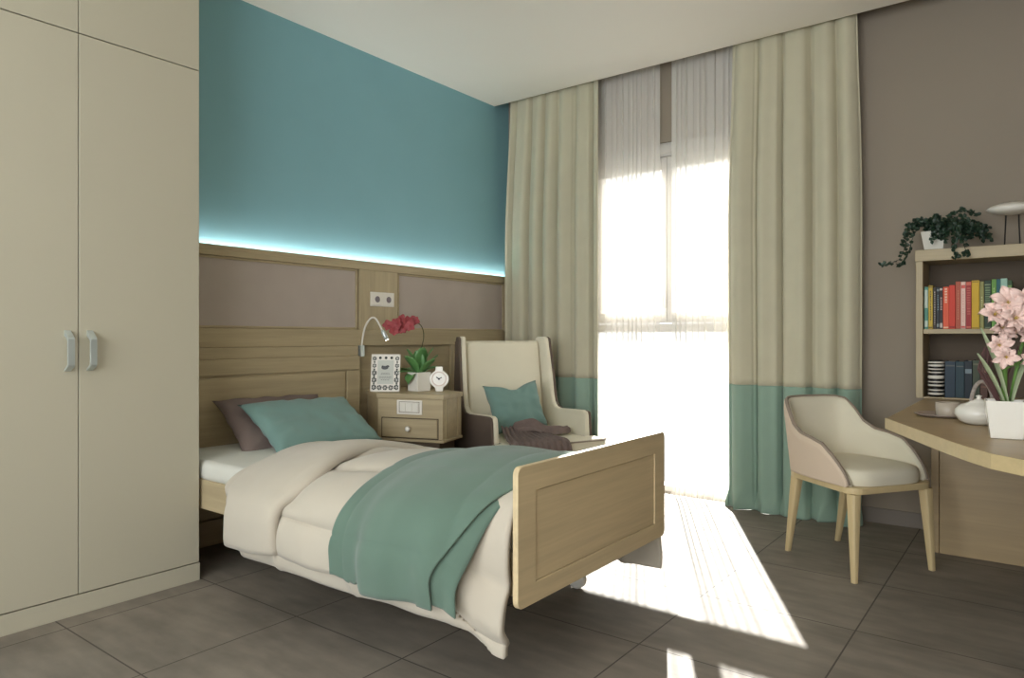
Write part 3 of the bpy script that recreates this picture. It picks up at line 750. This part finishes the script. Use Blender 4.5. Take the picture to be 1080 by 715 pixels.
def book(x0, x1, top, z0, col, label, band=None, marks=None, y0=3.955, depth=.16, group=None, tcol=(225, 220, 205)):
    h = top-z0; w = x1-x0; m = mat('book cloth', col, .6, .03, 20)
    r = thing('book', label, 'book', ((x0+x1)/2, y0, z0), 0, group)
    b = B(); g = .0022
    box(b, -w/2, w/2, 0, g, 0, h); box(b, -w/2, -w/2+g, g, depth, 0, h); box(b, w/2-g, w/2, g, depth, 0, h)
    obj('cover', b, m, r, bevel=.0008, world=False)
    b = B(); box(b, -w/2+g+.0002, w/2-g-.0002, g+.0003, depth-.004, .003, h-.003); obj('pages', b, M['paper'], r, world=False)
    if band:
        bm_ = mat('spine band', band[0], .6)
        for za, zb in band[1]:
            b = B(); box(b, -w/2*.86, w/2*.86, -.0006, 0, h*za, h*zb); obj('spine_band', b, bm_, r, world=False)
    if marks:
        b = B(); rr = random.Random(int(x0*1000)); z = h*marks[0]
        while z < h*marks[1]:
            l = rr.uniform(.004, .011)
            box(b, -w*marks[2]/2, w*marks[2]/2, -.0007, 0, z, z+l*.8); z += l+.003
        obj('spine_lettering', b, mat('spine print', tcol, .6), r, world=False)
    return r
def bx_(px): return 2.755+(px-971)*(3.083-2.755)/(1061-975)      # books stand left to right along the shelf
G1 = 'books on the upper shelf'
bk = [ # x0,x1,top,col,label,band,marks,tcol
 (2.756, 2.771, 1.246, (92, 150, 130), 'pale teal green paperback, first from the left on the upper shelf', ((196, 210, 196), [(.05, .2), (.5, .93)]), None, None),
 (2.773, 2.791, 1.252, (196, 166, 62), 'slim mustard yellow book between the teal book and the black books', ((120, 100, 50), [(.02, .05), (.95, .98)]), (.2, .9, .25), (90, 76, 40)),
 (2.793, 2.806, 1.243, (58, 50, 46), 'brownish black slim book right beside the slim mustard yellow book', None, (.1, .9, .3), (170, 158, 146)),
 (2.807, 2.819, 1.243, (44, 48, 54), 'blue black slim book, middle one of the three black books', ((130, 140, 140), [(.05, .12), (.9, .95)]), (.45, .8, .4), (120, 140, 146)),
 (2.820, 2.833, 1.243, (48, 42, 44), 'black book with pale pink lettering beside the orange red books', ((190, 180, 172), [(.03, .14), (.92, .97)]), (.45, .75, .5), (206, 168, 160)),
 (2.834, 2.858, 1.243, (222, 92, 62), 'orange red book with white dotted lettering, shorter of the red ones', ((228, 190, 160), [(.02, .05)]), (.62, .96, .4), (238, 200, 176)),
 (2.859, 2.884, 1.250, (208, 62, 44), 'bright scarlet book right of the orange red book', ((150, 38, 30), [(.02, .06)]), None, None),
 (2.886, 2.906, 1.266, (178, 88, 66), 'brick brown red book left of the pink and white one', None, (.2, .8, .15), (208, 140, 110)),
 (2.907, 2.926, 1.264, (232, 196, 184), 'pale pink and white striped book among the red books', ((206, 92, 84), [(.86, .93), (.02, .06)]), (.15, .8, .14), (200, 110, 100)),
 (2.927, 2.949, 1.264, (158, 44, 46), 'dark crimson book with small lettering left of the thick yellow book', ((206, 110, 90), [(.92, .99), (.02, .05)]), (.3, .85, .6), (190, 100, 88)),
 (2.950, 2.980, 1.268, (206, 168, 42), 'thick golden yellow book right of the dark crimson one', ((150, 122, 40), [(.01, .03), (.96, .98)]), None, None),
 (2.982, 2.998, 1.262, (146, 142, 86), 'thin olive grey book right of the thick yellow one', None, (.3, .7, .3), (196, 190, 140)),
 (3.000, 3.026, 1.266, (42, 62, 44), 'dark green book with pale lines of lettering on its spine', ((150, 166, 130), [(.9, .92), (.02, .03)]), (.3, .86, .75), (110, 132, 98)),
 (3.028, 3.046, 1.270, (106, 154, 74), 'leaf green book behind the pink flowers', None, (.3, .8, .2), (180, 200, 130)),
 (3.047, 3.062, 1.270, (44, 98, 104), 'deep teal book behind the pink flowers', None, None, None),
 (3.063, 3.088, 1.272, (156, 192, 176), 'pale aqua book behind the topmost pink flower', None, None, None),
 (3.089, 3.106, 1.262, (52, 84, 50), 'dark green striped book at the right end of the row', ((120, 150, 90), [(.1, .9)]), None, None),
]
for x0, x1, top, col, lab, band, marks, tc in bk:
    book(x0, x1, top, 1.0395, col, lab, band, marks, tcol=tc or (220, 215, 200), group=G1)
G2 = 'dark books on the lower shelf'
for x0, x1, top, col, lab, mk in (
 (2.842, 2.884, .883, (38, 56, 72), 'navy blue thick book right of the striped canister', ((92, 96, 92), [(.86, .9)])),
 (2.886, 2.920, .883, (34, 60, 70), 'blue green thick book, second of the dark lower books', ((100, 104, 100), [(.85, .88)])),
 (2.922, 2.952, .887, (22, 36, 48), 'near black blue book with a pale emblem on the spine', ((120, 136, 144), [(.66, .78)])),
 (2.954, 2.982, .889, (64, 74, 58), 'grey green book on the lower shelf behind the teapot handle', ((104, 104, 84), [(.88, .92)])),
 (2.984, 3.012, .886, (84, 56, 46), 'reddish brown book on the lower shelf behind the flower stems', ((120, 84, 66), [(.7, .75), (.3, .34)]))):
    book(x0, x1, top, .7085, col, lab, mk, None, group=G2)
# striped canister
cn = thing('canister', 'black and white striped round canister on the lower shelf', 'canister', (2.802, 3.985, .7085))
prof = [(0, 0), (.026, 0), (.031, .006)] + [(.031+.002*sin(k*1.3), .01+k*.0085) for k in range(19)] + [(.033, .172), (.031, .178), (0, .18)]
b = B(); lathe(b, prof, 28); obj('body', b, M['black'], cn, smooth=True, world=False)
for za, zb in ((.010, .020), (.030, .036), (.052, .060), (.070, .076), (.088, .104), (.116, .122), (.132, .138), (.148, .158), (.164, .172)):
    b = B(); lathe(b, [(.0345, za), (.0352, (za+zb)/2), (.0345, zb)], 28); obj('white_stripe', b, M['white'], cn, smooth=True, solid=.001, world=False)

# table lamp on the bookcase
tl = thing('table_lamp', 'white disc shaped lamp on thin dark legs on top of the bookcase', 'lamp', (3.105, 4.02, 1.4265))
b = B(); R = 0.104
lathe(b, [(0, .143), (.04, .147), (.08, .158), (R, .175), (.085, .189), (.05, .200), (0, .206)], 40, (0,0,0), Matrix.Rotation(radians(4), 4, 'X')); obj('lamp_shade', b, M['white'], tl, smooth=True, world=False)
for x in (-.027, .027):
    b = B(); tube(b, [(x*1.1, 0, 0), (x, 0, .07), (x*.9, 0, .152)], .003, 8); obj('leg', b, M['black'], tl, world=False)
b = B(); lathe(b, [(0, 0), (.045, 0), (.045, .003), (0, .003)], 24); obj('base', b, M['black'], tl, world=False)

# trailing plant on the bookcase
iv = thing('trailing_plant', 'dark green trailing ivy in a square white pot on top of the bookcase', 'potted plant', (2.80, 4.055, 1.4265), radians(-16))
b = B(); sqpot(b, .042, .056, .10); obj('pot', b, M['ceramic'], iv, bevel=.002, world=False)
b = B(); box(b, -.045, .045, -.045, .045, .08, .09); obj('soil', b, M['soil'], iv, world=False)
IM = ROOTM[iv.name]; II = IM.inverted()
vines = []
rr = random.Random(12)
def W(x, y, z): return Vector((x, y, z))
top0 = W(2.80, 4.04, 1.53)
fixed = [
 [top0, W(2.74, 3.99, 1.585), W(2.705, 3.94, 1.55), W(2.69, 3.91, 1.49), W(2.675, 3.9, 1.43), W(2.655, 3.9, 1.385), W(2.61, 3.9, 1.365), W(2.575, 3.9, 1.36)],
 [top0, W(2.75, 3.98, 1.57), W(2.715, 3.92, 1.50), W(2.695, 3.9, 1.42), W(2.67, 3.9, 1.37), W(2.65, 3.9, 1.355)],
 [top0, W(2.73, 4.0, 1.575), W(2.69, 3.95, 1.55), W(2.68, 3.93, 1.50), W(2.675, 3.92, 1.45)],
 [top0, W(2.86, 3.97, 1.58), W(2.88, 3.92, 1.51), W(2.885, 3.905, 1.43), W(2.89, 3.9, 1.375)],
 [top0, W(2.88, 3.98, 1.56), W(2.91, 3.92, 1.50), W(2.925, 3.905, 1.43), W(2.935, 3.9, 1.385)],
 [top0, W(2.88, 4.0, 1.60), W(2.95, 3.98, 1.55), W(3.0, 3.97, 1.49), W(3.03, 3.97, 1.46)],
 [top0, W(2.88, 4.02, 1.59), W(2.97, 4.01, 1.52), W(3.01, 4.0, 1.47)],
]
for f in fixed: vines.append(f)
for k in range(26):
    a = rr.uniform(0, 2*pi); R_ = rr.uniform(.05, .16)
    e = W(2.845+cos(a)*R_*1.15, min(4.13, 4.02+sin(a)*R_*.6), 1.535+rr.uniform(-.07, .055))
    vines.append([top0, top0.lerp(e, .5)+W(0, 0, rr.uniform(.02, .06)), e])
bs = B(); bl_ = B()
def small_leaf(bm, p, d, nrm, L_, w):
    d = d.normalized(); s = d.cross(nrm).normalized(); n = s.cross(d)
    pts = [(0, 0), (.25, .42), (.5, .5), (.8, .28), (1, 0), (.8, -.28), (.5, -.5), (.25, -.42)]
    c = bm.verts.new(p + d*L_*.45 - n*L_*.1)
    vs = [bm.verts.new(p + d*L_*a + s*w*q) for a, q in pts]
    for i in range(8): bm.faces.new((c, vs[i], vs[(i+1) % 8]))
for vn in vines:
    n = 26
    pl = [catmull(vn, i/n) for i in range(n+1)]
    tube(bs, pl, .0014, 5)
    for i in range(4, n+1):
        for q in range(2):
            if rr.random() < .85:
                d = Vector((rr.uniform(-1, 1), rr.uniform(-1, .4), rr.uniform(-.7, .8)))
                nn = Vector((rr.uniform(-.5, .5), -1, rr.uniform(-.2, 1)))
                small_leaf(bl_, pl[i]+Vector((rr.uniform(-.006, .006),)*3), d, nn, rr.uniform(.014, .026), rr.uniform(.014, .022))
obj('stems', bs, M['ivy'], iv); obj('leaves', bl_, M['ivy'], iv)

# ------------------------------------------------------------------ things on the desk
DZ = .7005
ty = thing('tray', 'round grey brown tray on the desk under the cup', 'tray', (2.915, 3.092, DZ))
b = B(); lathe(b, [(0, 0), (.075, 0), (.092, .008), (.094, .011), (.090, .011), (.074, .004), (0, .004)], 48); obj('dish', b, M['tray'], ty, smooth=True, world=False)
cu = thing('cup', 'small straight-sided stoneware cup on the tray beside the teapot', 'cup', (2.937, 3.054, DZ+.0045))
b = B(); lathe(b, [(0, 0), (.034, 0), (.039, .004), (.041, .052), (.038, .052), (.036, .006), (0, .006)], 36); obj('cup_body', b, M['cup'], cu, smooth=True, world=False)
b = B(); tube(b, [(-.036+0, -.006, .036), (-.03, -.05, .038), (-.03, -.056, .022), (-.034, -.03, .010)], .004, 8); 
b.free()
te = thing('teapot', 'white rounded teapot with an upright grey hoop handle on the desk', 'teapot', (3.043, 2.885, DZ))
b = B(); lathe(b, [(0, 0), (.038, 0), (.057, .01), (.072, .032), (.070, .050), (.055, .066), (.032, .074), (.030, .077)], 40); obj('pot_body', b, M['ceramic'], te, smooth=True, world=False)
b = B(); lathe(b, [(.03, .076), (.028, .08), (.010, .085), (.006, .092), (.010, .098), (0, .101)], 28); obj('lid', b, M['ceramic'], te, smooth=True, world=False)
vd = Vector((cos(radians(25)), sin(radians(25)), 0))
vs_ = Vector((-vd.y, vd.x, 0)); b = B(); tube(b, [tuple(vs_*.055+Vector((0,0,.035))), tuple(vs_*.070+Vector((0,0,.044))), tuple(vs_*.080+Vector((0,0,.060)))], [.013, .009, .006], 12); obj('spout', b, M['ceramic'], te, smooth=True, world=False)
b = B()
hp = [vd*(.034*cos(pi-a_)+.010)+Vector((0, 0, .062+.085*sin(a_))) for a_ in [pi*i/20 for i in range(21)]]
hp = [vd*(.012-.036)+Vector((0, 0, .045))] + hp + [vd*(.012+.036)+Vector((0, 0, .045))]
tube(b, hp, .0065, 10); obj('handle', b, M['handle_grey'], te, smooth=True, world=False)

am = thing('flower_pot', 'tall pale pink flowers in a tapered white pot at the front of the desk', 'potted plant', (3.130, 2.55, DZ), radians(6))
b = B()
sqpot(b, .040, .052, .112); obj('pot', b, M['ceramic'], am, bevel=.004, world=False)
b = B(); box(b, -.045, .045, -.045, .045, .096, .104); obj('soil', b, M['soil'], am, world=False)
AMI = ROOTM[am.name]; sv = Vector((cos(radians(37.2)-radians(6)), sin(radians(37.2)-radians(6)), 0)); dv_ = Vector((-sv.y, sv.x, 0))
def fp(a, c, z): return sv*a + dv_*c + Vector((0, 0, z))
b = B(); tube(b, [fp(-.006, 0, .10), fp(-.004, 0, .28), fp(0, 0, .35), fp(0, 0, .385)], [.0085, .0075, .006, .004], 10); obj('stalk', b, M['stalk'], am, smooth=True, world=False)
b = B(); tube(b, [fp(.02, .01, .10), fp(.05, .01, .26), fp(.075, .0, .34)], [.006, .005, .003], 8); obj('stalk', b, M['stalk'], am, smooth=True, world=False)
b = B()
for a, lf, L_, s_ in ((-1, 1.35, .24, .0), (.5, 1.35, .22, .01), (-.4, 1.2, .17, -.01)):
    d = sv*a; leaf(b, tuple(fp(s_, -.01, .10)), (d.x, d.y), L_, .022, .25, lift=lf)
obj('leaves', b, mat('pale green leaf', (164, 176, 140), .5, .1, 20), am, smooth=True, solid=.002, world=False)
b = B()
rr = random.Random(3)
for k in range(9):
    a = rr.uniform(-.05, .05); tube(b, [fp(a*.3, .01, .10), fp(a*1.1-.02, .015, .17+.04*rr.random()), fp(a*1.3, .01, .24+.05*rr.random()), fp(a*1.6, .0, .22)], .0025, 6)
obj('twigs', b, M['twig'], am, world=False)
rq = random.Random(8)
blooms = [(-.055, .405, .044), (-.025, .445, .044), (.012, .455, .044), (.045, .435, .042), (-.050, .365, .042), (-.015, .395, .046), (.03, .40, .046), (-.050, .305, .034), (-.038, .265, .034), (-.028, .34, .034),
  (.065, .375, .052), (.095, .41, .046), (.055, .335, .044), (.10, .345, .046), (.075, .275, .048), (.045, .245, .036), (.115, .29, .046)]
for k, (a, z, r) in enumerate(blooms):
    z = .11+(z-.11)*.86
    sd = k*1.3; ff = (rq.uniform(-.6, .6), -1, rq.uniform(-.4, .6))
    f = sv*ff[0] - dv_*(-ff[1])*1 + Vector((0, 0, ff[2]))
    b = B(); flower(b, fp(a, -.03-.012*(k % 3), z), f, r, 7, cup=.40, seed=sd, wid=.60, n=7, ruf=.12)
    fo = obj('flower', b, M['pink_petal'], am, smooth=True, solid=.001, world=False)
    b = B(); p = fp(a, -.03-.012*(k % 3), z); fn = f.normalized()
    for q in range(4): tube(b, [p, p+fn*r*.35+Vector((.004*cos(q*1.6), 0, .004*sin(q*1.6)))], .0012, 5)
    obj('stamens', b, M['yellow'], fo, world=False)
    if a not in (0,):
        b = B(); tube(b, [fp(0 if a < .05 else .06, 0, z-.02), fp(a*.6 + (0 if a < .05 else .03), -.005, z-.005), fp(a, -.028, z)], .003, 6); obj('flower_stem', b, M['stalk'], am, world=False)

# dark ornament at the right edge on the upper shelf
on = thing('ornament', 'small black and white box behind the flowers at the right edge of the upper shelf', 'ornament', (3.185, 4.0, 1.0395))
b = B(); box(b, -.045, .045, -.03, .05, 0, .17); obj('body', b, M['black'], on, bevel=.004, world=False)
b = B(); box(b, -.03, .03, -.032, -.030, .13, .165); box(b, -.03, -.012, -.032, -.030, .085, .10); obj('white_mark', b, M['white'], on, world=False)

# ------------------------------------------------------------------ desk chair (front is local -y)
CC = Vector((2.53, 3.415, 0))
dc = thing('desk_chair', 'cream padded armchair-style desk chair with light wooden legs', 'chair', CC, atan2(.83, .559))
def rr2(x0, x1, y0, y1, r, n=6): return rrect(x0, x1, y0, y1, r, n)
fr_ = [(x*(1-.2*max(0, y+.05)/.25), y) for x, y in rr2(-.222, .222, -.245, .205, .06)]
b = B(); prism(b, fr_, .354, .382); obj('seat_frame', b, M['oak_chair'], dc, bevel=.004, world=False)
for (tx, ty, fx, fy) in ((-.195, -.215, -.216, -.240), (.195, -.215, .220, -.226), (-.150, .165, -.172, .200), (.150, .165, .170, .252)):
    b = B(); n = 8
    def leg(u, v):
        a = 2*pi*v; s = lerp(.024, .0115, u)
        x = lerp(tx, fx, u); y = lerp(ty, fy, u)
        ca, sa = cos(a), sin(a); k = 1/max(abs(ca), abs(sa))**.6
        return Vector((x+s*ca*k, y+s*sa*k, lerp(.3545, 0, u)))
    grid(b, leg, 8, 20); bmesh.ops.remove_doubles(b, verts=b.verts, dist=.0001); bmesh.ops.holes_fill(b, edges=b.edges)
    obj('leg', b, M['oak_chair'], dc, smooth=False, world=False)
def seatf(u, v):
    a = 2*pi*v; ca, sa = cos(a), sin(a); k = (abs(ca)**4+abs(sa)**4)**(-.25)
    prof = [(1, .383), (1.012, .405), (1.0, .428), (.93, .446), (.7, .453), (.35, .457), (0, .458)]
    r, z = catmull([(p[0], p[1], 0) for p in prof], u)[:2]
    x = .205*ca*k*r; y = -.018+.22*sa*k*r
    return Vector((x*(1-.2*max(0, y+.05)/.25), y, z))
b = B(); grid(b, seatf, 20, 64); bmesh.ops.remove_doubles(b, verts=b.verts, dist=.0005); obj('seat', b, M['cream_up'], dc, smooth=True, world=False)
def uplan(t):       # t 0..1 from near front end of left arm, around the back, to right arm
    pts = [(-.212, -.205), (-.214, -.10), (-.206, .02), (-.186, .12), (-.148, .186), (-.09, .208), (0, .213), (.09, .208), (.148, .186), (.186, .12), (.206, .02), (.214, -.10), (.212, -.205)]
    return catmull([(p[0], p[1], 0) for p in pts], t)
def htop(t):
    q = abs(2*t-1)      # 0 back .. 1 front
    pts = [(0, .712), (.12, .712), (.25, .710), (.34, .700), (.42, .655), (.50, .600), (.60, .568), (.70, .558), (.80, .540), (.88, .495), (.95, .44), (1, .386)]
    for (a, za), (c, zc) in zip(pts, pts[1:]):
        if q <= c: return lerp(za, zc, sm(a, c, q) if False else (q-a)/(c-a))
    return pts[-1][1]
def shell(off):
    def f(u, v):
        p = uplan(u); e = .01; tg = (uplan(min(1, u+e))-uplan(max(0, u-e))).normalized(); n = Vector((-tg.y, tg.x, 0))
        if n.dot(Vector((p.x, p.y, 0))) < 0: n = -n
        z1 = htop(u); z = lerp(.383, z1, v); hgt = (z-.383)
        q = abs(2*u-1)
        flare = .13*hgt*(1-sm(.2, .7, q)) + .10*hgt*sm(.3, .8, q)
        edge = .012*(1-sm(.86, 1, v)) if True else 0
        return Vector((p.x, p.y, z)) + n*(flare + off*(1-.6*sm(.88, 1, v)))
    return f
b = B(); grid(b, shell(-.016), 96, 24); obj('inner_shell', b, M['cream_up'], dc, smooth=True, solid=.012, world=False)
b = B(); grid(b, shell(.010), 96, 24); obj('outer_shell', b, M['beige_up'], dc, smooth=True, solid=.012, world=False)['label'] = 'beige outer shell'
f = shell(-.002); b = B(); tube(b, [f(i/120, 1) + Vector((0, 0, .002)) for i in range(121)], .0085, 8); obj('piping', b, M['piping'], dc, smooth=True, world=False)['label'] = 'taupe edge piping'

# ------------------------------------------------------------------ added fill light in a lamp-shaped housing, unseen behind the viewer
cl_ = thing('fill_light_housing', 'flat round white housing added for the unseen fill light', 'lamp', (2.4, .2, 2.7))
b = B(); lathe(b, [(.30, -.001), (.31, -.03), (.30, -.06), (.28, -.062), (.28, -.02), (0, -.02)], 40); obj('housing', b, M['white'], cl_, smooth=False, world=False)

# ------------------------------------------------------------------ light
def area(name, loc, rot, sx, sy, power, col=(1,1,1), portal=False):
    l = bpy.data.lights.new(name, 'AREA'); l.shape = 'RECTANGLE'; l.size = sx; l.size_y = sy; l.energy = power; l.color = col
    o = bpy.data.objects.new(name, l); COL.objects.link(o); o.location = loc; o.rotation_euler = rot
    if portal: l.cycles.is_portal = True
    return o
SUN = Vector((.513, -1, -.545)).normalized()
s = bpy.data.lights.new('sun', 'SUN'); s.energy = 30; s.angle = radians(.6); s.color = (1, .96, .90)
so = bpy.data.objects.new('sun', s); COL.objects.link(so); so.rotation_euler = SUN.to_track_quat('-Z', 'Y').to_euler(); so.location = (-1, 8, 4)
area('window_portal', ((WX0+WX1)/2, WY+WT+.02, 1.13), (radians(-90), 0, 0), WX1-WX0, 2.26, 1, portal=True)
area('window_portal', ((BX0+BX1)/2, RY0-.12, (BZ0+BZ1)/2), (radians(90), 0, 0), BX1-BX0, BZ1-BZ0, 1, portal=True)
area('fill_light', (2.4, .2, 2.66), (0, 0, 0), .5, .5, 5, (1, .93, .84))  # weak soft fill added behind the viewer
wl = bpy.data.worlds.new('world'); sc.world = wl; wl.use_nodes = True
bg = wl.node_tree.nodes['Background']; bg.inputs[0].default_value = (.96, .98, 1.0, 1)
_wt = wl.node_tree; _tc = _wt.nodes.new('ShaderNodeTexCoord'); _sp = _wt.nodes.new('ShaderNodeSeparateXYZ'); _mr = _wt.nodes.new('ShaderNodeMapRange')   # sky strength raised toward the unseen rear as added fill for the room
_mr.inputs['From Min'].default_value = -.5; _mr.inputs['From Max'].default_value = .3; _mr.inputs['To Min'].default_value = 6.4; _mr.inputs['To Max'].default_value = 1.7
_wt.links.new(_tc.outputs['Generated'], _sp.inputs[0]); _wt.links.new(_sp.outputs[1], _mr.inputs['Value']); _wt.links.new(_mr.outputs['Result'], bg.inputs[1])

# ------------------------------------------------------------------ camera
cam = bpy.data.cameras.new('camera'); co = bpy.data.objects.new('camera', cam); COL.objects.link(co)
cam.sensor_width = 36; cam.lens = 735.22/1080*36; cam.shift_y = -2.5/1080
co.location = (3.216, 0, 1.002); co.rotation_euler = (radians(90), 0, radians(37.2462)); cam.clip_start = .02
sc.camera = co
sc.view_settings.view_transform = 'Standard'; sc.view_settings.look = 'None'; sc.view_settings.gamma = 1; sc.view_settings.use_curve_mapping = False
sc.view_settings.exposure = .40
sc.cycles.max_bounces = 12; sc.cycles.diffuse_bounces = 8; sc.cycles.transparent_max_bounces = 16; sc.cycles.sample_clamp_indirect = 6
sc.cycles.use_denoising = True
